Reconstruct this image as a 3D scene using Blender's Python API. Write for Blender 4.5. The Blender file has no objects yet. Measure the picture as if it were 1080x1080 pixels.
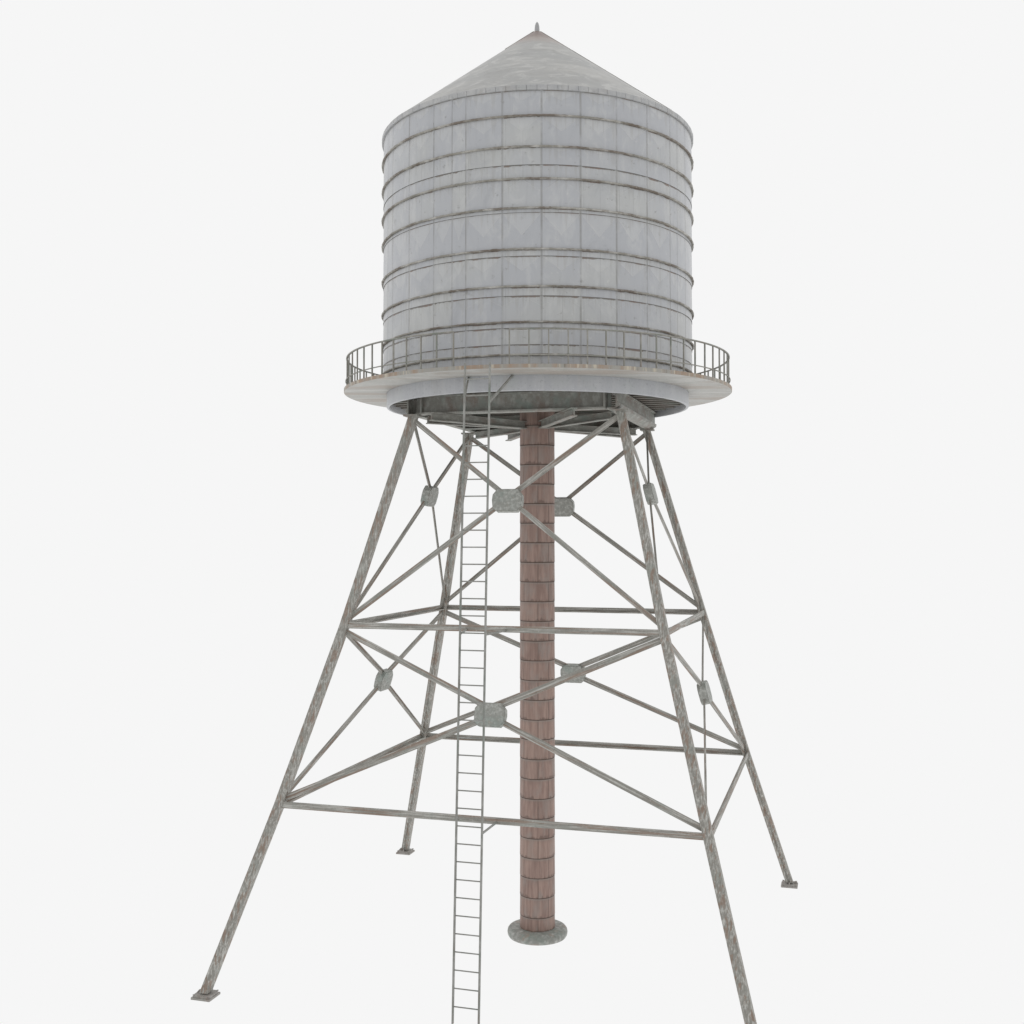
import bpy, bmesh, math, random
from mathutils import Vector, Matrix
random.seed(7)
PI = math.pi
S = 3.2                       # metres per tank radius
scene = bpy.context.scene
C = scene.collection

# ------------------------------------------------------------------ camera
D, ZC, YAW, PITCH, F = 7.3353, 2.5607, -0.0225, 0.0206, 1185.63
cd = bpy.data.cameras.new('camera'); cam = bpy.data.objects.new('camera', cd); C.objects.link(cam)
cd.sensor_width = 36; cd.lens = F / 1080 * 36; cd.clip_end = 2000; cd.clip_start = .1
cam.location = (0, -D * S, ZC * S)
fw = Vector((math.sin(YAW) * math.cos(PITCH), math.cos(YAW) * math.cos(PITCH), math.sin(PITCH)))
cam.rotation_euler = fw.to_track_quat('-Z', 'Y').to_euler()
scene.camera = cam

# ------------------------------------------------------------------ node helpers
class NT:
    def __init__(s, tree): s.t = tree; s.n = tree.nodes; s.l = tree.links
    def add(s, typ, **kw):
        n = s.n.new(typ)
        for k, v in kw.items():
            if k == 'inp':
                for a, b in v.items():
                    if isinstance(b, bpy.types.NodeSocket): s.l.new(b, n.inputs[a])
                    else: n.inputs[a].default_value = b
            else: setattr(n, k, v)
        return n
    def math(s, op, a, b=None, c=None, clamp=False):
        n = s.n.new('ShaderNodeMath'); n.operation = op; n.use_clamp = clamp
        for i, v in enumerate((a, b, c)):
            if v is None: continue
            if isinstance(v, bpy.types.NodeSocket): s.l.new(v, n.inputs[i])
            else: n.inputs[i].default_value = v
        return n.outputs[0]
    def ss(s, v, lo, hi):
        n = s.n.new('ShaderNodeMapRange'); n.interpolation_type = 'SMOOTHSTEP'
        s.l.new(v, n.inputs[0]); n.inputs[1].default_value = lo; n.inputs[2].default_value = hi
        return n.outputs[0]
    def mix(s, f, a, b, blend='MIX'):
        n = s.n.new('ShaderNodeMix'); n.data_type = 'RGBA'; n.blend_type = blend
        for i, v in ((0, f), (6, a), (7, b)):
            if isinstance(v, bpy.types.NodeSocket): s.l.new(v, n.inputs[i])
            elif i and len(v) == 3: n.inputs[i].default_value = (*v, 1)
            else: n.inputs[i].default_value = v
        return n.outputs[2]
    def noise(s, vec, scale, detail=4, rough=.55, dist=0):
        n = s.add('ShaderNodeTexNoise', inp={'Scale': scale, 'Detail': detail, 'Roughness': rough, 'Distortion': dist})
        s.l.new(vec, n.inputs['Vector']); return n.outputs['Fac']
    def mapping(s, vec, scale=(1, 1, 1), loc=(0, 0, 0)):
        n = s.add('ShaderNodeMapping', inp={'Scale': scale, 'Location': loc}); s.l.new(vec, n.inputs['Vector']); return n.outputs[0]

def newmat(name, rough=.6, spec=.4):
    m = bpy.data.materials.new(name); m.use_nodes = True
    nt = NT(m.node_tree); b = nt.n['Principled BSDF']
    b.inputs['Roughness'].default_value = rough; b.inputs['Specular IOR Level'].default_value = spec
    return m, nt, b

def weathered(name, base, pale, rust, streak=(20, 20, 1.0), rust_lo=.56, rust_hi=.72, rough=.6, spec=.4, green=(.16, .20, .17), bump=.25, pale_amt=.8):
    """zinc coated steel: grey with pale chalky streaks, green-grey patches and brown rust bloom"""
    m, nt, b = newmat(name, rough, spec)
    tc = nt.add('ShaderNodeTexCoord').outputs['Object']
    rnd = nt.add('ShaderNodeObjectInfo').outputs['Random']
    off = nt.add('ShaderNodeVectorMath', operation='SCALE', inp={0: (13.1, 7.7, 21.3)}); nt.l.new(rnd, off.inputs['Scale'])
    vec = nt.add('ShaderNodeVectorMath', operation='ADD', inp={0: tc, 1: off.outputs[0]}).outputs[0]
    sv = nt.mapping(vec, streak)
    n1 = nt.noise(sv, 1.0, 6, .62)
    n2 = nt.noise(vec, 2.6, 5, .6)
    n3 = nt.noise(nt.mapping(vec, tuple(x * .35 for x in streak)), 1.3, 5, .6)
    n4 = nt.noise(vec, 22, 5, .7)
    c = nt.mix(nt.math('MULTIPLY', nt.ss(n1, .42, .68), pale_amt), base, pale)
    c = nt.mix(nt.math('MULTIPLY', nt.ss(n2, .5, .68), .6), c, green)
    c = nt.mix(nt.math('MULTIPLY', nt.ss(n3, rust_lo, rust_hi), .75), c, rust)
    c = nt.mix(nt.math('MULTIPLY', nt.ss(n4, .55, .75), .35), c, tuple(x * 1.35 for x in pale))
    c = nt.mix(nt.math('MULTIPLY', nt.ss(n4, .45, .28), .5), c, tuple(x * .5 for x in base))
    nt.l.new(c, b.inputs['Base Color'])
    bp = nt.add('ShaderNodeBump', inp={'Strength': bump, 'Distance': .01, 'Height': n4}); nt.l.new(bp.outputs[0], b.inputs['Normal'])
    return m

M = {}
M['steel'] = weathered('weathered_steel', (.275, .265, .238), (.57, .565, .53), (.27, .19, .145), pale_amt=.95, streak=(34, 34, 1.6), green=(.30, .315, .285), rust_lo=.52, rust_hi=.60)
M['beam'] = weathered('beam_steel', (.25, .245, .22), (.40, .405, .375), (.23, .185, .16), streak=(9, 9, 5), rust_lo=.5, rust_hi=.66, green=(.24, .29, .26))
M['plate'] = weathered('plate_steel', (.31, .315, .29), (.50, .51, .48), (.30, .25, .20), streak=(16, 16, 16), rust_lo=.6, rust_hi=.75, green=(.28, .33, .30), pale_amt=.9)
M['foot'] = weathered('foot_steel', (.33, .31, .29), (.48, .465, .44), (.28, .21, .17), streak=(10, 10, 10), rust_lo=.52, rust_hi=.66, green=(.32, .32, .29))
M['rail'] = weathered('railing_steel', (.27, .26, .23), (.38, .37, .34), (.25, .20, .165), streak=(9, 9, 4))
M['ladder'] = weathered('ladder_steel', (.26, .26, .24), (.39, .39, .37), (.23, .20, .17), streak=(9, 9, 4))
M['flange'] = weathered('cast_flange', (.27, .272, .25), (.54, .54, .515), (.32, .26, .22), streak=(12, 12, 12), rust_lo=.54, rust_hi=.64, green=(.22, .26, .23))
M['joist'] = weathered('joist_timber', (.16, .145, .125), (.25, .235, .21), (.18, .13, .11), streak=(1.5, 9, 9), rust_lo=.5)
M['deck'] = weathered('deck_boards', (.07, .065, .055), (.11, .105, .09), (.08, .06, .05), streak=(4, 4, 4))
M['walk'] = weathered('walkway_sheet', (.40, .395, .37), (.55, .545, .52), (.35, .30, .255), streak=(.9, 3.2, 2), rust_lo=.50, rust_hi=.62, rough=.5, green=(.33, .34, .31), bump=.1)

def mat_roof():
    m, nt, b = newmat('roof_sheet', .42, .5)
    uv = nt.add('ShaderNodeUVMap', uv_map='uv').outputs[0]            # x = arc fraction, y = metres down the slope
    tc = nt.add('ShaderNodeTexCoord').outputs['Object']
    str1 = nt.noise(nt.mapping(uv, (5, 1.6, 1)), 1, 6, .65, 1.2)
    str2 = nt.noise(nt.mapping(uv, (40, 1.0, 1)), 1, 4, .6)
    n2 = nt.noise(tc, 1.1, 4, .6); n3 = nt.noise(tc, 9, 5, .65)
    c = nt.mix(nt.ss(str1, .36, .66), (.39, .39, .38), (.49, .485, .465))
    c = nt.mix(nt.math('MULTIPLY', nt.ss(n2, .42, .62), .6), c, (.38, .385, .38))
    n5 = nt.noise(nt.mapping(tc, (1.6, 1.6, 3.0)), 1.5, 7, .7, 1.0)
    c = nt.mix(nt.math('MULTIPLY', nt.ss(n5, .50, .64), .6), c, (.60, .595, .575))
    c = nt.mix(nt.math('MULTIPLY', nt.ss(n5, .46, .34), .55), c, (.31, .305, .29))
    c = nt.mix(nt.math('MULTIPLY', nt.ss(str2, .55, .8), .25), c, (.33, .31, .28))
    c = nt.mix(nt.math('MULTIPLY', nt.ss(n3, .64, .74), .55), c, (.62, .61, .59))
    sx = nt.add('ShaderNodeSeparateXYZ'); nt.l.new(uv, sx.inputs[0])
    d = nt.math('ADD', sx.outputs[1], nt.math('MULTIPLY', nt.math('SUBTRACT', n3, .5), .5))
    c = nt.mix(nt.ss(d, 1.1, .5), c, (.40, .345, .315))
    c = nt.mix(nt.ss(d, .60, .30), c, (.28, .22, .20))
    nt.l.new(c, b.inputs['Base Color'])
    bp = nt.add('ShaderNodeBump', inp={'Strength': .25, 'Distance': .02, 'Height': n3}); nt.l.new(bp.outputs[0], b.inputs['Normal'])
    return m
M['roof'] = mat_roof()

def mat_tank():
    m, nt, b = newmat('painted_tank_panels', .33, .5)
    uv = nt.add('ShaderNodeUVMap', uv_map='uv').outputs[0]            # x 0..1 across a panel, y metres below the panel's top edge
    at = nt.add('ShaderNodeAttribute', attribute_name='panel'); ar = nt.add('ShaderNodeSeparateColor'); nt.l.new(at.outputs['Color'], ar.inputs[0])
    r_tone, r_kind, r_h = ar.outputs[0], ar.outputs[1], ar.outputs[2]
    s = nt.add('ShaderNodeSeparateXYZ'); nt.l.new(uv, s.inputs[0]); u, v = s.outputs[0], s.outputs[1]
    tc = nt.add('ShaderNodeTexCoord').outputs['Object']
    big = nt.noise(tc, .8, 5, .65); fine = nt.noise(tc, 6, 8, .72); vs = nt.noise(nt.mapping(tc, (9, 9, .55)), 1, 6, .65)
    blot = nt.noise(nt.mapping(tc, (2.2, 2.2, 1.3), (3, 1, 5)), 1, 7, .7, .8)
    c = nt.mix(nt.ss(nt.math('ADD', nt.math('MULTIPLY', r_tone, .55), nt.math('MULTIPLY', nt.math('SUBTRACT', big, .40), 1.25)), .25, .8), (.458, .470, .492), (.490, .498, .494))
    c = nt.mix(nt.math('MULTIPLY', nt.ss(blot, .50, .64), .38), c, (.60, .605, .60))
    c = nt.mix(nt.math('MULTIPLY', nt.ss(blot, .46, .32), .40), c, (.38, .39, .41))
    c = nt.mix(nt.math('MULTIPLY', nt.ss(vs, .54, .70), .22), c, (.37, .38, .40))
    c = nt.mix(nt.math('MULTIPLY', nt.ss(vs, .44, .30), .22), c, (.61, .61, .60))
    c = nt.mix(nt.math('MULTIPLY', nt.ss(fine, .60, .74), .5), c, (.66, .66, .65))
    c = nt.mix(nt.math('MULTIPLY', nt.ss(fine, .40, .30), .6), c, (.23, .225, .21))
    # pressed diamond creases
    vv = nt.math('DIVIDE', v, nt.math('MULTIPLY', r_h, 1.0))
    tri = nt.math('ABSOLUTE', nt.math('SUBTRACT', nt.math('MULTIPLY', u, 2), 1))
    vd = nt.math('ABSOLUTE', nt.math('SUBTRACT', nt.math('SUBTRACT', 1, tri), vv))   # V
    vu = nt.math('ABSOLUTE', nt.math('SUBTRACT', tri, vv))                             # inverted V
    crease = nt.math('MAXIMUM', nt.math('MULTIPLY', nt.ss(vd, .05, .0), nt.math('LESS_THAN', r_kind, .4)),
                     nt.math('MULTIPLY', nt.ss(vu, .06, .0), nt.math('GREATER_THAN', r_kind, .6)))
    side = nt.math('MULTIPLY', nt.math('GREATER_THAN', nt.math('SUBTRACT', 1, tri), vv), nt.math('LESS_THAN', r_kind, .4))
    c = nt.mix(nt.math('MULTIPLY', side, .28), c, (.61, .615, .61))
    c = nt.mix(nt.math('MULTIPLY', crease, .26), c, (.66, .66, .64))
    # upright seams with grime
    e = nt.math('MINIMUM', u, nt.math('SUBTRACT', 1, u))
    sn = nt.math('MULTIPLY', nt.ss(nt.noise(tc, 1.7, 5, .7), .3, .62), 1.0)
    c = nt.mix(nt.math('MULTIPLY', nt.ss(e, .040, .008), nt.math('ADD', .08, nt.math('MULTIPLY', sn, .50))), c, (.21, .205, .19))
    for uu in (.085, .53):          # second, fainter laps beside the seams
        lap = nt.math('MULTIPLY', nt.ss(nt.math('ABSOLUTE', nt.math('SUBTRACT', u, uu)), .012, .003), nt.math('MULTIPLY', nt.ss(r_tone, .70, .76), nt.math('MULTIPLY', sn, .40)))
        c = nt.mix(lap, c, (.25, .25, .245))
    # lapped top edge: rusty dash, pale lip under it
    rn = nt.noise(nt.mapping(tc, (2.2, 2.2, .3)), 1.3, 4, .7)
    wid = nt.math('MULTIPLY', nt.ss(rn, .3, .62), nt.math('ADD', .008, nt.math('MULTIPLY', r_tone, .030)))
    top = nt.math('MULTIPLY', nt.math('LESS_THAN', v, nt.math('ADD', wid, .004)), nt.ss(e, .02, .06))
    runs = nt.noise(nt.mapping(tc, (13, 13, .25)), 1, 5, .7)
    reach = nt.math('MULTIPLY', nt.ss(runs, .42, .72), .42)
    c = nt.mix(nt.math('MULTIPLY', nt.ss(nt.math('SUBTRACT', v, reach), .02, -.10), .26), c, (.35, .34, .315))
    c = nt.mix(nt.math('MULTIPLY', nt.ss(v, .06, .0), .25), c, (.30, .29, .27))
    c = nt.mix(nt.math('MULTIPLY', top, .85), c, nt.mix(nt.ss(rn, .45, .65), (.17, .165, .15), (.19, .125, .095)))
    nt.l.new(c, b.inputs['Base Color'])
    h = nt.math('ADD', nt.math('MULTIPLY', fine, .3), nt.math('ADD', nt.math('MULTIPLY', crease, .6), nt.math('MULTIPLY', nt.ss(e, .0, .04), 1.0)))
    bp = nt.add('ShaderNodeBump', inp={'Strength': .35, 'Distance': .02, 'Height': h}); nt.l.new(bp.outputs[0], b.inputs['Normal'])
    return m
M['tank'] = mat_tank()
M['skirt'] = weathered('painted_skirt', (.42, .43, .45), (.49, .50, .51), (.41, .405, .395), streak=(5, 5, .5), rough=.42, spec=.5, green=(.43, .45, .45), bump=.08, pale_amt=.6)
M['hoop'] = weathered('hoop_iron', (.30, .285, .25), (.56, .55, .52), (.14, .105, .08), streak=(4.0, 4.0, 9), rust_lo=.46, rust_hi=.62, green=(.17, .165, .14), bump=.6)
M['trim'] = weathered('eave_trim', (.42, .425, .43), (.52, .52, .51), (.40, .39, .375), streak=(6, 6, 6), rough=.45, green=(.42, .43, .42))

def mat_edge():
    m, nt, b = newmat('rusted_edge', .55, .45)
    tc = nt.add('ShaderNodeTexCoord').outputs['Object']
    n = nt.noise(nt.mapping(tc, (2.6, 2.6, .4)), 1, 5, .7); n2 = nt.noise(nt.mapping(tc, (11, 11, 1)), 1, 4, .7)
    c = nt.mix(nt.ss(n, .42, .60), (.34, .33, .30), (.35, .26, .195))
    c = nt.mix(nt.ss(n2, .52, .66), c, (.52, .47, .38)); c = nt.mix(nt.ss(n2, .42, .3), c, (.20, .17, .14))
    nt.l.new(c, b.inputs['Base Color']); return m
M['edge'] = mat_edge()

def mat_pipe():
    m, nt, b = newmat('pipe_cladding', .55, .4)
    uv = nt.add('ShaderNodeUVMap', uv_map='uv').outputs[0]
    at = nt.add('ShaderNodeAttribute', attribute_name='panel'); ar = nt.add('ShaderNodeSeparateColor'); nt.l.new(at.outputs['Color'], ar.inputs[0])
    s = nt.add('ShaderNodeSeparateXYZ'); nt.l.new(uv, s.inputs[0]); u, v = s.outputs[0], s.outputs[1]
    tc = nt.add('ShaderNodeTexCoord').outputs['Object']
    off = nt.add('ShaderNodeVectorMath', operation='SCALE', inp={0: (5., 9., 0)}); nt.l.new(ar.outputs[0], off.inputs['Scale'])
    vec = nt.add('ShaderNodeVectorMath', operation='ADD', inp={0: tc, 1: off.outputs[0]}).outputs[0]
    grain = nt.noise(nt.mapping(vec, (16, 16, 1.6)), 1, 5, .6); blot = nt.noise(nt.mapping(vec, (5, 5, 2)), 1, 4, .6)
    c = nt.mix(nt.ss(grain, .34, .68), (.255, .172, .145), (.375, .262, .222))
    c = nt.mix(nt.math('MULTIPLY', nt.ss(blot, .46, .68), .6), c, (.300, .262, .240))
    c = nt.mix(nt.math('MULTIPLY', ar.outputs[1], .35), c, (.42, .30, .25))
    e = nt.math('MINIMUM', u, nt.math('SUBTRACT', 1, u))
    c = nt.mix(nt.math('MULTIPLY', nt.ss(e, .022, .006), nt.math('ADD', .25, nt.math('MULTIPLY', grain, .7))), c, (.07, .05, .04))
    c = nt.mix(nt.math('MULTIPLY', nt.ss(v, .86, .99), .5), c, (.33, .31, .28))
    wob = nt.noise(nt.mapping(vec, (7, 7, .5), (2, 2, 2)), 1, 5, .7)
    c = nt.mix(nt.math('MULTIPLY', nt.ss(nt.math('SUBTRACT', v, nt.math('MULTIPLY', nt.ss(wob, .4, .75), .22)), .06, -.06), .6), c, (.13, .088, .072))
    c = nt.mix(nt.math('MULTIPLY', nt.ss(nt.math('ADD', v, nt.math('MULTIPLY', wob, .5)), .95, 1.35), .45), c, (.20, .15, .13))
    nt.l.new(c, b.inputs['Base Color'])
    bp = nt.add('ShaderNodeBump', inp={'Strength': .4, 'Distance': .01, 'Height': grain}); nt.l.new(bp.outputs[0], b.inputs['Normal'])
    return m
M['pipe'] = mat_pipe()
mg, ng, bg = newmat('dark_gap', .9, .1); bg.inputs['Base Color'].default_value = (.06, .042, .034, 1); M['gap'] = mg

# ------------------------------------------------------------------ object helpers
W = {}
def obj(name, bm, mat, parent=None, world=None, smooth=None):
    """bm holds coordinates in tank-radius units, local to `world` (a matrix in the same units)"""
    bmesh.ops.scale(bm, vec=(S, S, S), verts=bm.verts)
    bmesh.ops.recalc_face_normals(bm, faces=bm.faces)
    me = bpy.data.meshes.new(name); bm.to_mesh(me); bm.free()
    if smooth is not None:
        for p in me.polygons: p.use_smooth = True
        me.set_sharp_from_angle(angle=smooth)
    me.materials.append(mat)
    o = bpy.data.objects.new(name, me); C.objects.link(o)
    w = world.copy() if world is not None else Matrix.Identity(4)
    w.translation = w.translation * S
    W[o.name] = w
    if parent is not None:
        o.parent = parent; o.matrix_local = W[parent.name].inverted() @ w
    else: o.matrix_world = w
    return o

def empty(name, parent=None):
    o = bpy.data.objects.new(name, None); C.objects.link(o); o.empty_display_size = .5; W[o.name] = Matrix.Identity(4)
    if parent: o.parent = parent
    return o

def box(bm, c, h, M4=None, bevel=0):
    x, y, z = h
    vs = [bm.verts.new((c[0] + a * x, c[1] + b * y, c[2] + d * z)) for a in (-1, 1) for b in (-1, 1) for d in (-1, 1)]
    fs = [bm.faces.new([vs[i] for i in q]) for q in ((0, 1, 3, 2), (4, 6, 7, 5), (0, 4, 5, 1), (2, 3, 7, 6), (0, 2, 6, 4), (1, 5, 7, 3))]
    if bevel:
        r = bmesh.ops.bevel(bm, geom=list({e for f in fs for e in f.edges}), offset=bevel, segments=1, affect='EDGES')
        vs = list({v for f in r['faces'] for v in f.verts} | {v for v in vs if v.is_valid})
    if M4 is not None:
        for v in vs: v.co = M4 @ v.co
    return vs

def prism(bm, pts, z0, z1, M4=None):
    a = [bm.verts.new((x, y, z0)) for x, y in pts]; b = [bm.verts.new((x, y, z1)) for x, y in pts]
    n = len(pts)
    bm.faces.new(a[::-1]); bm.faces.new(b)
    for i in range(n): bm.faces.new((a[i], a[(i + 1) % n], b[(i + 1) % n], b[i]))
    if M4 is not None:
        for v in a + b: v.co = M4 @ v.co
    return a + b

def frame(p, q, ref):
    """matrix: origin p, local z along p->q, local x = ref made square to z"""
    z = (q - p).normalized(); x = (ref - z * ref.dot(z)).normalized(); y = z.cross(x)
    m = Matrix((x, y, z)).transposed().to_4x4(); m.translation = p
    return m

def angle_iron(w, d, t):          # L section: wide leg along y (in the face plane), short leg along -x (inwards)
    return [(0, -w / 2), (0, w / 2), (-d, w / 2), (-d, w / 2 - t), (-t, w / 2 - t), (-t, -w / 2)]

def member(name, p, q, ref, prof, mat, parent, taper=None):
    m = frame(p, q, ref); bm = bmesh.new(); L = (q - p).length
    prism(bm, prof, 0, L)
    return obj(name, bm, mat, parent, m)

def tube(bm, p, q, r, n=8):
    z = (q - p).normalized(); x = z.orthogonal().normalized(); y = z.cross(x)
    a = []; b = []
    for i in range(n):
        t = 2 * PI * i / n; o = (x * math.cos(t) + y * math.sin(t)) * r
        a.append(bm.verts.new(p + o)); b.append(bm.verts.new(q + o))
    bm.faces.new(a[::-1]); bm.faces.new(b)
    for i in range(n): bm.faces.new((a[i], a[(i + 1) % n], b[(i + 1) % n], b[i]))

def lathe(bm, prof, n=128, jit=None, closed=False):
    rings = []
    for k, (r, z) in enumerate(prof):
        ring = []
        for i in range(n):
            t = 2 * PI * i / n; rr = r; zz = z
            if jit: dr, dz = jit(i, k); rr += dr; zz += dz
            ring.append(bm.verts.new((rr * math.sin(t), -rr * math.cos(t), zz)))
        rings.append(ring)
    m = len(prof)
    for k in range(m if closed else m - 1):
        a, b = rings[k], rings[(k + 1) % m]
        for i in range(n): bm.faces.new((a[i], a[(i + 1) % n], b[(i + 1) % n], b[i]))
    return rings

PHI = -.2658
cp, sp = math.cos(PHI), math.sin(PHI)
def P(x, y, z, ph=None):          # frame coordinates -> scene
    c, s = (cp, sp) if ph is None else (math.cos(ph), math.sin(ph))
    return Vector((c * x - s * y, s * x + c * y, z))

# ------------------------------------------------------------------ the tower
root = empty('water_tower')
root['label'] = 'grey rooftop water tower with conical roof standing on four braced steel legs'
root['category'] = 'water tower'

# ---- tank
NP = 28; SUB = 4; TH0 = .025
rows = [(5.088, 0, 0), (4.943, 1, 1), (4.766, 1, 0), (4.663, 0, 2), (4.583, 1, 2), (4.416, 1, 0), (4.391, 0, 0), (4.182, 1, 0), (4.143, 0, 1),
        (3.970, 1, 0), (3.917, 0, 2), (3.767, 1, 0), (3.735, 0, 0), (3.640, 0, 0), (3.5815, 1, 0), (3.4925, 0, 0)]
seams = []; random.seed(3)
for i in range(NP):
    t0 = TH0 + i * 2 * PI / NP; t1 = t0 + 2 * PI / NP
    if i in (4, 8, 13, 18, 22, 25): tm = t0 + (t1 - t0) * random.choice((.4, .55, .6)); seams += [(t0, tm), (tm, t1)]
    else: seams.append((t0, t1))
bm = bmesh.new(); uvl = bm.loops.layers.uv.new('uv'); col = bm.loops.layers.color.new('panel')
for r in range(len(rows) - 1):
    z1, _, kind = rows[r]; z0 = rows[r + 1][0]; h = z1 - z0
    for (t0, t1) in seams:
        tone = random.random() * .35 if r in (0, 6) else .55 + .45 * random.random()
        # the wall leans in a hair under each lapped edge
        ra, rb = 1.0, 1.0022
        for k in range(SUB):
            a0 = t0 + (t1 - t0) * k / SUB; a1 = t0 + (t1 - t0) * (k + 1) / SUB
            q = []
            for (a, z, rr, uu, vv) in ((a0, z0, rb, k / SUB, h * S), (a1, z0, rb, (k + 1) / SUB, h * S), (a1, z1, ra, (k + 1) / SUB, 0), (a0, z1, ra, k / SUB, 0)):
                q.append((bm.verts.new((rr * math.sin(a), -rr * math.cos(a), z)), uu, vv))
            f = bm.faces.new([x[0] for x in q])
            for lp, x in zip(f.loops, q):
                lp[uvl].uv = (x[1], x[2]); lp[col] = (tone, {0: .5, 1: .2, 2: .9}[kind], h * S, 1)
bmesh.ops.remove_doubles(bm, verts=bm.verts, dist=1e-5)
tank = obj('tank', bm, M['tank'], root, smooth=math.radians(50))

random.seed(11)
for z in [r[0] for r in rows if r[1]]:
    n = 520; amp = [random.uniform(-.0012, .0030) for _ in range(n)]; amz = [random.uniform(-.0014, .0014) for _ in range(n)]
    am2 = [(amp[i] + amp[(i + 1) % n]) / 2 for i in range(n)]
    bm = bmesh.new()
    lathe(bm, [(.999, z - .0050), (1.009, z - .0060), (1.0125, z - .0028), (1.0125, z + .002), (1.008, z + .0050), (.999, z + .0062)], n,
          jit=lambda i, k: (am2[i] if 0 < k < 5 else 0, amz[i] if 0 < k < 5 else 0))
    obj('hoop', bm, M['hoop'], tank, smooth=math.radians(40))

# skirt under the walkway, deck and joists inside it
SK = 3.3815
bm = bmesh.new()
lathe(bm, [(.978, 3.4705), (.979, SK + .004), (.976, SK), (.962, SK - .001), (.958, SK + .004), (.957, 3.455)], 160)
skirt = obj('skirt', bm, M['skirt'], tank, smooth=math.radians(50))
bm = bmesh.new()
lathe(bm, [(.001, 3.440), (.957, 3.440), (.957, 3.446), (.001, 3.446)], 96, closed=True)
obj('tank_floor', bm, M['deck'], tank)
bm = bmesh.new()
JS = 17
for i in range(JS):
    y = -.9 + i * 1.8 / (JS - 1); x = math.sqrt(max(.0, .952 ** 2 - (abs(y) + .016) ** 2))
    vs = box(bm, (0, y, 3.428), (x, .015, .0118))
    for v in vs: v.co = P(v.co.x, v.co.y, v.co.z)
obj('joist_set', bm, M['joist'], tank)

# ---- roof
EZ, AZ = 5.1165, 5.866
bm = bmesh.new(); uvl = bm.loops.layers.uv.new('uv'); n = 128; kk = 20
prof = []
for k in range(kk + 1):
    f = k / kk; prof.append((.030 + (1.008 - .030) * f, AZ + (EZ - AZ) * f))
rings = lathe(bm, prof, n)
top = bm.verts.new((0, 0, AZ + .004))
for i in range(n): bm.faces.new((rings[0][(i + 1) % n], rings[0][i], top))
for f in bm.faces:
    ts = [math.atan2(l.vert.co.x, -l.vert.co.y) / (2 * PI) for l in f.loops]
    if max(ts) - min(ts) > .5: ts = [t + 1 if t < 0 else t for t in ts]
    for l, t in zip(f.loops, ts): l[uvl].uv = (t * 1.0, (AZ - l.vert.co.z) * 1.68 * S)
roof = obj('roof', bm, M['roof'], root, smooth=math.radians(30))
for (az, f0, f1) in ((56.5, .0, .97), (-56.5, .0, .22)):      # rusty ridge strips down the slope
    a = math.radians(az); e = Vector((math.sin(a), -math.cos(a), 0))
    p = e * (.030 + .978 * f0) + Vector((0, 0, AZ + (EZ - AZ) * f0)); q = e * (.030 + .978 * f1) + Vector((0, 0, AZ + (EZ - AZ) * f1))
    m = frame(p, q, Vector((math.cos(a), math.sin(a), 0))); bm = bmesh.new()
    prism(bm, [(-.006, -.003), (.006, -.003), (.006, .003), (-.006, .003)], 0, (q - p).length)
    obj('ridge_strip', bm, M['hoop'], roof, m)
bm = bmesh.new()
lathe(bm, [(.001, AZ + .001), (.016, AZ + .002), (.0165, AZ + .020), (.0145, AZ + .045), (.010, AZ + .062), (.004, AZ + .070), (.001, AZ + .074)], 20)
obj('finial', bm, M['trim'], roof, smooth=math.radians(40))
bm = bmesh.new(); NT_ = 107
for i in range(NT_):                                        # folded eave strip in short lengths
    t0 = 2 * PI * i / NT_; t1 = 2 * PI * (i + 1) / NT_ - .0016
    o = random.uniform(-.0006, .0006)
    sec = [(.998, 5.088), (1.011 + o, 5.088), (1.0125 + o, 5.090), (1.0125 + o, 5.113), (1.008 + o, 5.1185), (.998, 5.118)]
    va = [bm.verts.new((r * math.sin(t0), -r * math.cos(t0), z)) for r, z in sec]; vb = [bm.verts.new((r * math.sin(t1), -r * math.cos(t1), z)) for r, z in sec]
    bm.faces.new(va); bm.faces.new(vb[::-1])
    for k in range(6): bm.faces.new((va[k], vb[k], vb[(k + 1) % 6], va[(k + 1) % 6]))
obj('eave_strip', bm, M['trim'], roof)

# ---- walkway
PZ0, PZ1 = 3.4705, 3.4915
bm = bmesh.new()
lathe(bm, [(.979, PZ0), (1.2475, PZ0), (1.2475, PZ1), (.979, PZ1)], 180, closed=True)
walk = obj('walkway', bm, M['walk'], root, smooth=math.radians(30))
bm = bmesh.new()
lathe(bm, [(1.2476, PZ0 + .0005), (1.2500, PZ0 + .001), (1.2504, PZ1), (1.2476, PZ1 + .001)], 180, closed=True)
obj('edge_band', bm, M['edge'], walk, smooth=math.radians(30))

# ---- railing with a gap at the ladder
railing = empty('railing', root)
RR = 1.2312; T0 = math.radians(-2.1)
G0, G1 = T0 - math.radians(20), T0 - math.radians(5)        # gap between these two posts
for k in range(72):
    t = T0 + math.radians(5) * k
    if k in (69, 70): continue
    Mx = Matrix.Rotation(t, 4, 'Z')
    bm = bmesh.new(); box(bm, (0, -RR, (PZ1 + 3.683) / 2), (.0034, .0040, (3.683 - PZ1) / 2), Mx)
    obj('post', bm, M['rail'], railing)
def arc_bar(z, hw, hh, r):
    bm = bmesh.new(); n = 200; prev = None
    for i in range(n + 1):
        t = G1 + (2 * PI - (G1 - G0)) * i / n
        ring = [bm.verts.new((rr * math.sin(t), -rr * math.cos(t), zz)) for rr, zz in ((r - hw, z - hh), (r + hw, z - hh), (r + hw, z + hh), (r - hw, z + hh))]
        if prev:
            for k in range(4): bm.faces.new((prev[k], ring[k], ring[(k + 1) % 4], prev[(k + 1) % 4]))
        else: bm.faces.new(ring[::-1])
        prev = ring
    bm.faces.new(prev); return bm
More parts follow.
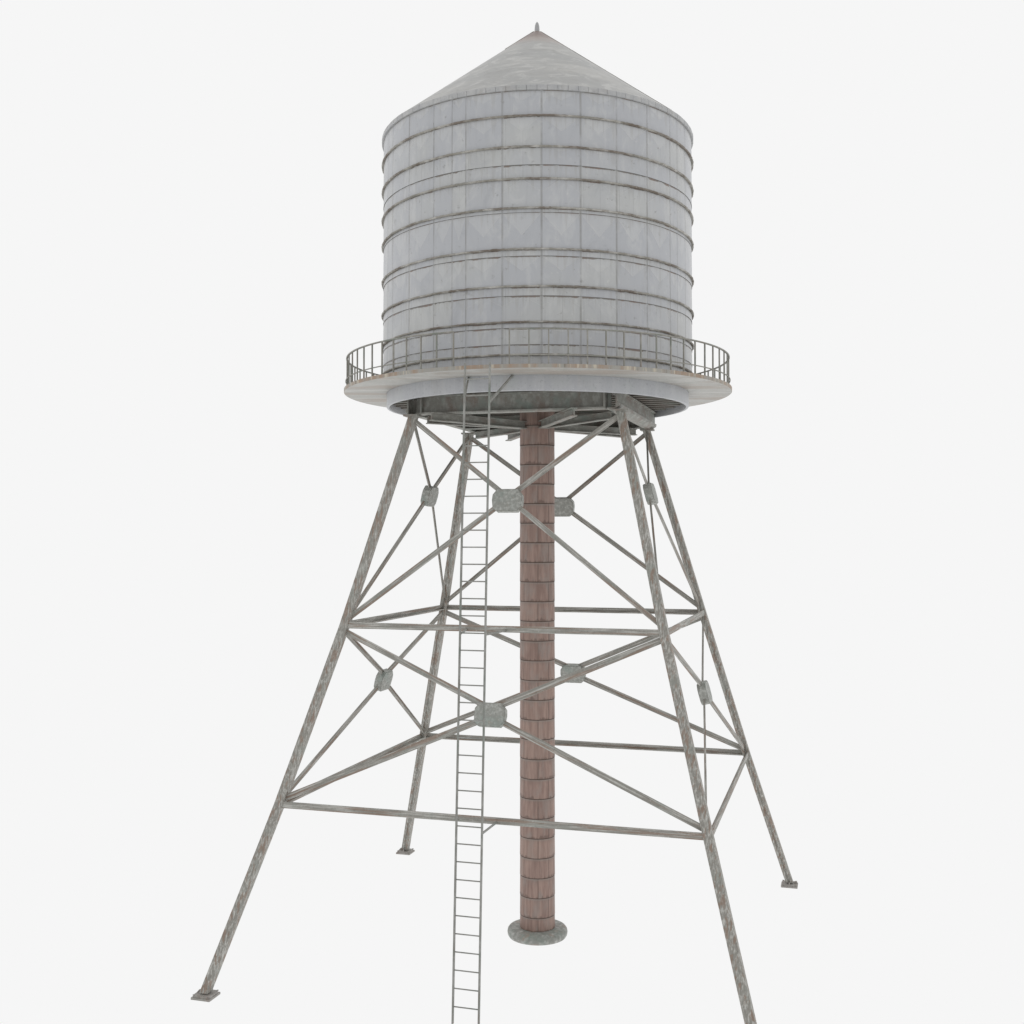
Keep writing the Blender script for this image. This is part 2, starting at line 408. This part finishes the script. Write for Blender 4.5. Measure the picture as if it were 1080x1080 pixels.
obj('top_rail', arc_bar(3.6865, .0055, .0036, RR), M['rail'], railing, smooth=math.radians(30))
obj('low_rail', arc_bar(3.542, .0028, .0028, RR + .0075), M['rail'], railing, smooth=math.radians(30))

# ---- legs
TOPPH = PHI + .0485
nodes = [(.639, .625, 3.286, TOPPH), (.962, .869, 2.0205, PHI), (1.2354, 1.1627, .9987, PHI), (1.517, 1.488, .008, PHI)]
SG = [(-1, -1), (1, -1), (1, 1), (-1, 1)]
def node(k, l): a, b, z, ph = nodes[l]; return P(SG[k][0] * a, SG[k][1] * b, z, ph)
legs = []
for k in range(4):
    sx, sy = SG[k]; w, t = .0258, .009
    bm = bmesh.new(); prev = None
    sec = [(-w, sy * w), (w, sy * w), (w, -sy * w), (w - .019, -sy * w), (w - .021, -sy * (w - .006)), (-w + .021, -sy * (w - .006)), (-w + .019, -sy * w), (-w, -sy * w)]
    for l in range(4):
        c = node(k, l); ph = nodes[l][3]
        ring = [bm.verts.new(c + P(x, y, 0, ph)) for x, y in sec]
        if prev:
            for j in range(8): bm.faces.new((prev[j], ring[j], ring[(j + 1) % 8], prev[(j + 1) % 8]))
        else: bm.faces.new(ring)
        prev = ring
    bm.faces.new(prev[::-1])
    leg = obj('leg', bm, M['steel'], root); legs.append(leg)
    c = node(k, 3); Mx = Matrix.Rotation(PHI, 4, 'Z'); Mx.translation = c
    def octa(h, ch): return [(-h + ch, -h), (h - ch, -h), (h, -h + ch), (h, h - ch), (h - ch, h), (-h + ch, h), (-h, h - ch), (-h, -h + ch)]
    bm = bmesh.new()
    prism(bm, octa(.059, .002), -.027, -.016, Mx); prism(bm, octa(.054, .016), -.016, -.006, Mx)
    fp = obj('foot_plate', bm, M['foot'], leg)
    for a in (-1, 1):
        for b in (-1, 1):
            bm = bmesh.new(); prism(bm, [(a * .047 + .006 * math.cos(q * PI / 3), b * .047 + .006 * math.sin(q * PI / 3)) for q in range(6)], -.006, -.002, Mx)
            obj('bolt', bm, M['foot'], leg)
    for (dx, dy, rot) in ((0, -sy * .040, 0), (sx * .040, 0, PI / 2)):     # stiffening fins
        m2 = Mx @ Matrix.Translation((dx, dy, 0)) @ Matrix.Rotation(rot, 4, 'Z')
        a = [m2 @ Vector(v) for v in ((-.003, -.014, -.006), (-.003, .014, -.006), (-.003, .000, .010), (-.003, -.010, .010))]
        b = [v + m2.to_3x3() @ Vector((.008, 0, 0)) for v in a]
        bm = bmesh.new(); va = [bm.verts.new(v) for v in a]; vb = [bm.verts.new(v) for v in b]
        bm.faces.new(va); bm.faces.new(vb[::-1])
        for j in range(4): bm.faces.new((va[j], va[(j + 1) % 4], vb[(j + 1) % 4], vb[j]))
        obj('fin', bm, M['foot'], leg)
    Mt = Matrix.Rotation(TOPPH, 4, 'Z'); Mt.translation = node(k, 0)
    bm = bmesh.new(); box(bm, (sx * .004, sy * .004, .0055), (.046, .046, .0055), Mt)
    obj('top_plate', bm, M['beam'], leg)

# ---- crossbars and braces on the four faces
faces = [(0, 1), (1, 2), (2, 3), (3, 0)]
def outward(k0, k1):
    m = node(k0, 1) + node(k1, 1); return Vector((m.x, m.y, 0)).normalized()
def onleg(k, l0, l1, f): return node(k, l0).lerp(node(k, l1), f)
for (k0, k1) in faces:
    nrm = outward(k0, k1)
    for l in (1, 2):
        p, q = node(k0, l), node(k1, l); d = (q - p).normalized()
        w, dp, t = .037, .030, .008
        sec = [(0, -w / 2), (0, w / 2), (-dp, w / 2), (-dp, w / 2 - t), (-t, w / 2 - t), (-t, -w / 2)]
        # keep the flat flange at the bottom for both levels
        up = Vector((0, 0, 1)); fr = frame(p, q, nrm)
        if fr.to_3x3().col[1].dot(up) > 0: sec = [(x, -y) for x, y in sec]
        member('crossbar', p + d * .002 + nrm * .018, q - d * .002 + nrm * .018, nrm, sec, M['steel'], root)
    for (la, lb) in ((0, 1), (1, 2)):
        front_back = (k0, k1) in ((0, 1), (2, 3))
        gz = {(0, True): 2.763, (0, False): 2.822, (1, True): 1.545, (1, False): 1.580}[(la, front_back)]
        za, zb = nodes[la][2], nodes[lb][2]; f = (za - gz) / (za - zb)
        L_, R_ = onleg(k0, la, lb, f), onleg(k1, la, lb, f); X = (L_ + R_) / 2 - nrm * (.016 if la == 0 and not front_back else 0)
        across = (R_ - L_).normalized()
        mid_a = (node(k0, la) + node(k1, la)) / 2; mid_b = (node(k0, lb) + node(k1, lb)) / 2
        upv = (mid_a - mid_b); upv = (upv - across * upv.dot(across)).normalized()
        fn = across.cross(upv)
        if fn.dot(nrm) < 0: fn = -fn
        fa = .012 if la == 0 else .03
        for side, k in ((-1, k0), (1, k1)):
            for vert, ff in ((1, fa), (-1, .975)):
                p = onleg(k, la, lb, ff); q = X + across * side * (.040 if vert > 0 else .066) + upv * (.052 if vert > 0 else -.036)
                d = (q - p).normalized()
                m = frame(p, q, fn); mi = m.inverted(); bm = bmesh.new(); Zv = Vector((0, 0, .0385))
                a = []; b = []
                for x, y in ((.002, -.5), (.002, .5), (-.011, .5), (-.011, .36), (-.003, .36), (-.003, -.5)):
                    o = fn * x + Zv * y
                    a.append(bm.verts.new(mi @ (p + d * .010 + o))); b.append(bm.verts.new(mi @ (q + o)))
                bm.faces.new(a); bm.faces.new(b[::-1])
                for j in range(6): bm.faces.new((a[j], b[j], b[(j + 1) % 6], a[(j + 1) % 6]))
                obj('brace', bm, M['steel'], root, m)
        fr = frame(X, X + fn, across)       # local z = face normal, x = across
        if fr.to_3x3().col[1].dot(upv) < 0: fr = fr @ Matrix.Rotation(PI, 4, 'X')
        bm = bmesh.new(); hw, hh, ch, th = .092, .067, .030, .027
        pts = [(-hw + ch, -hh), (hw - ch, -hh), (hw - .006, -hh + ch * .8), (hw, 0), (hw - .003, hh - ch * 1.1), (hw - ch, hh), (-hw + ch, hh), (-hw + .003, hh - ch * 1.1), (-hw, 0), (-hw + .006, -hh + ch * .8)]
        prism(bm, pts, -th, th)
        bmesh.ops.bevel(bm, geom=[e for e in bm.edges if abs(e.verts[0].co.z - e.verts[1].co.z) < 1e-6], offset=.004, segments=2, affect='EDGES')
        obj('gusset_plate', bm, M['plate'], root, fr)

# ---- beams under the tank
def ibeam_prof(h, w, t):
    return [(-w, -h), (w, -h), (w, -h + t), (t * .5, -h + t), (t * .5, h - t), (w, h - t), (w, h), (-w, h), (-w, h - t), (-t * .5, h - t), (-t * .5, -h + t), (-w, -h + t)]
BZ0, BZ1 = 3.298, 3.414
bh = (BZ1 - BZ0) / 2; bz = (BZ0 + BZ1) / 2
def beam(name, p, q, h, w, t, mat=M['beam']):
    z = (q - p).normalized(); x = z.cross(Vector((0, 0, 1))).normalized(); m = frame(p, q, x)
    prof = ibeam_prof(h, w, t); bm = bmesh.new(); prism(bm, prof, 0, (q - p).length)
    return obj(name, bm, mat, root, m)
for sx in (-1, 1):                          # side girders: web, thin top flange, heavy bevelled bottom chord
    zc_ = bz; p, q = P(sx * .669, -.640, 0), P(sx * .669, .712, 0)
    fr = frame(p, q, P(sx, 0, 0)); yy = 1 if fr.to_3x3().col[1].z > 0 else -1
    sec = [(-.075, 3.297), (-.034, 3.295), (-.004, 3.315), (0, 3.332), (-.006, 3.335), (-.012, 3.338), (-.012, 3.404), (.004, 3.4045), (.004, 3.412), (-.075, 3.412), (-.075, 3.404), (-.022, 3.403), (-.022, 3.306), (-.075, 3.306)]
    bm = bmesh.new(); prism(bm, [(x, yy * z) for x, z in sec], 0, (q - p).length)
    g_ = obj('girder', bm, M['beam'], root, fr)
    bm = bmesh.new(); prism(bm, [(x, yy * z) for x, z in ((-.0725, 3.3065), (-.0725, 3.4025), (-.0225, 3.4025), (-.0225, 3.3065))], (q - p).length - .007, (q - p).length - .001)
    obj('end_plate', bm, M['beam'], g_, fr)
for sy in (-1, 1):
    p, q = P(-.590, sy * .625, bz), P(.590, sy * .625, bz)
    bm = bmesh.new()
    for z0, z1 in ((BZ0 + .001, BZ0 + .011), (BZ1 - .011, BZ1 - .001)):
        for v in box(bm, (0, sy * .625, (z0 + z1) / 2), (.590, .042, .005)): v.co = P(*v.co)
    xa, xb = (-.552, .588)
    for v in box(bm, ((xa + xb) / 2, sy * .625, bz), ((xb - xa) / 2, .005, bh - .0105)): v.co = P(*v.co)
    g_ = obj('girder', bm, M['beam'], root)
    for xx in (xa - .0035, xb + .0035 - .008):
        bm = bmesh.new()
        for v in box(bm, (xx, sy * .625, bz), (.0035, .041, bh - .0115)): v.co = P(*v.co)
        obj('stiffener', bm, M['beam'], g_)
    for x0, x1 in ((-.612, xa - .008), (xb + .001, .612)):      # short inner webs closing the corners
        bm = bmesh.new()
        for v in box(bm, ((x0 + x1) / 2, sy * .588, bz), ((x1 - x0) / 2, .004, bh - .0125)): v.co = P(*v.co)
        obj('corner_web', bm, M['beam'], g_)
# spreader beams crossing at the pipe, bolted below the girders
CZ0, CZ1 = 3.2475, 3.2965
ch_ = (CZ1 - CZ0) / 2; cz = (CZ0 + CZ1) / 2
def polar(a, r, z): return Vector((math.cos(math.radians(a)) * r, math.sin(math.radians(a)) * r, z))
for a in (-135.7, -76.1):
    for s in (0, 180): beam('spreader_beam', polar(a + s, .112, cz), polar(a + s, .888, cz), ch_, .020, .006)
for k in range(4):
    c = node(k, 0); a = math.degrees(math.atan2(c.y, c.x))
    beam('diagonal_beam', polar(a, .112, cz - .0012), polar(a, .800, cz - .0012), ch_ - .002, .018, .006)

# ---- riser pipe
PR = .1125; ZB = .1125; DZ = .12616
bm = bmesh.new(); uvl = bm.loops.layers.uv.new('uv'); col = bm.loops.layers.color.new('panel')
random.seed(5)
gapb = bmesh.new()
zs = [.028] + [ZB + DZ * i for i in range(26)] + [3.4385]
for i in range(len(zs) - 1):
    z0, z1 = zs[i], zs[i + 1]; seam0 = math.radians(2 if i % 2 == 0 else -50)
    r0, r1 = PR + .0014, PR - .0002       # each course is a touch wider at its lower edge
    zz0 = z0 + .004
    for pnl in range(4):
        tone, warm = random.random(), random.random() ** 2
        K = 12
        for k in range(K):
            a0 = seam0 + PI / 2 * (pnl + k / K); a1 = seam0 + PI / 2 * (pnl + (k + 1) / K)
            def ring(a, r, z): return (r * math.sin(a), -r * math.cos(a), z)
            for (ra, za, va, rb, zb, vb) in ((r0, zz0, 0, r1, z1, 1), (PR - .006, z0 + .0045, 0, r0, zz0, 0)):
                q = [(ring(a0, ra, za), k / K, va), (ring(a1, ra, za), (k + 1) / K, va), (ring(a1, rb, zb), (k + 1) / K, vb), (ring(a0, rb, zb), k / K, vb)]
                f = bm.faces.new([bm.verts.new(x[0]) for x in q])
                for lp, x in zip(f.loops, q): lp[uvl].uv = (x[1], x[2]); lp[col] = (tone, warm, 0, 1)
    lathe(gapb, [(PR - .0005, z0 - .001), (PR - .0005, z0 + .005)], 48) if i else None
bmesh.ops.remove_doubles(bm, verts=bm.verts, dist=1e-5)
pipe = obj('riser_pipe', bm, M['pipe'], root, smooth=math.radians(40))
lathe(gapb, [(PR - .008, .03), (PR - .008, 3.43)], 48)
obj('joint_ring', gapb, M['gap'], pipe, smooth=math.radians(40))
bm = bmesh.new()
lathe(bm, [(.09, -.034), (.170, -.034), (.184, -.029), (.192, -.016), (.1945, 0), (.192, .014), (.184, .025), (.172, .030), (.09, .031)], 96)
obj('base_flange', bm, M['flange'], pipe, smooth=math.radians(60))

# ---- ladder
ladder = empty('ladder', root)
along = Vector((cp, sp, 0))
Lb = Vector((-.368, -1.535, .052)); Lt = Vector((-.3225, -1.285, 3.492))
hw = .0705
def rail_pt(s, z): f = (z - Lb.z) / (Lt.z - Lb.z); return Lb.lerp(Lt, f) + along * hw * s
for s in (-1, 1):
    p, q = rail_pt(s, Lb.z), rail_pt(s, Lt.z)
    m = frame(p, q, along); bm = bmesh.new(); prism(bm, [(-.0042, -.0070), (.0042, -.0070), (.0042, .0070), (-.0042, .0070)], 0, (q - p).length)
    obj('side_rail', bm, M['ladder'], ladder, m)
for k in range(37):
    z = .137 + .09075 * k; p, q = rail_pt(-1, z), rail_pt(1, z)
    m = frame(p, q, Vector((0, 0, 1))); bm = bmesh.new(); L = (q - p).length
    prism(bm, [(.0036 * math.cos(i * PI / 3), .0036 * math.sin(i * PI / 3)) for i in range(6)], .003, L - .003)
    obj('rung', bm, M['ladder'], ladder, m)
def strut(p, q, r=.0048):
    m = frame(p, q, Vector((0, 0, 1)) if abs((q - p).normalized().z) < .95 else along); bm = bmesh.new()
    prism(bm, [(-r, -r * .7), (r, -r * .7), (r, r * .7), (-r, r * .7)], 0, (q - p).length)
    obj('bracket', bm, M['ladder'], ladder, m)
strut(rail_pt(-1, 3.30), Vector((-.395, -.885, 3.470)), .006)
strut(rail_pt(1, 3.275), Vector((-.138, -.968, 3.470)), .006)
BX = {1: {-1: -.187, 1: .054}, 2: {-1: -.142, 1: .089}}      # where the brackets meet the crossbars
for l in (1, 2):
    a, b, z, ph = nodes[l]
    for s in (-1, 1): strut(rail_pt(s, z + .016), P(BX[l][s], -b - .010, z - .008), .005)

# ------------------------------------------------------------------ light: white studio surround, dimmer behind the camera
w = bpy.data.worlds.new('World'); scene.world = w; w.use_nodes = True
nt = NT(w.node_tree); bgn = nt.n['Background']
tc = nt.add('ShaderNodeTexCoord').outputs['Generated']
s = nt.add('ShaderNodeSeparateXYZ'); nt.l.new(tc, s.inputs[0])
BGV = .922
front = nt.ss(s.outputs[1], .25, -.75)                     # 1 behind the camera
below = nt.ss(s.outputs[2], -.55, -.9); above = nt.ss(s.outputs[2], .55, .9)
v = nt.math('ADD', BGV, nt.math('MULTIPLY', front, -.17))
v = nt.math('ADD', v, nt.math('MULTIPLY', below, .25)); v = nt.math('ADD', v, nt.math('MULTIPLY', above, -.10))
nt.l.new(v, bgn.inputs['Strength']); bgn.inputs['Color'].default_value = (1, 1, 1, 1)

scene.view_settings.view_transform = 'Standard'; scene.view_settings.look = 'None'
scene.view_settings.exposure = 0; scene.view_settings.gamma = 1; scene.view_settings.use_curve_mapping = False
scene.render.engine = 'CYCLES'; scene.render.film_transparent = False
scene.cycles.max_bounces = 8
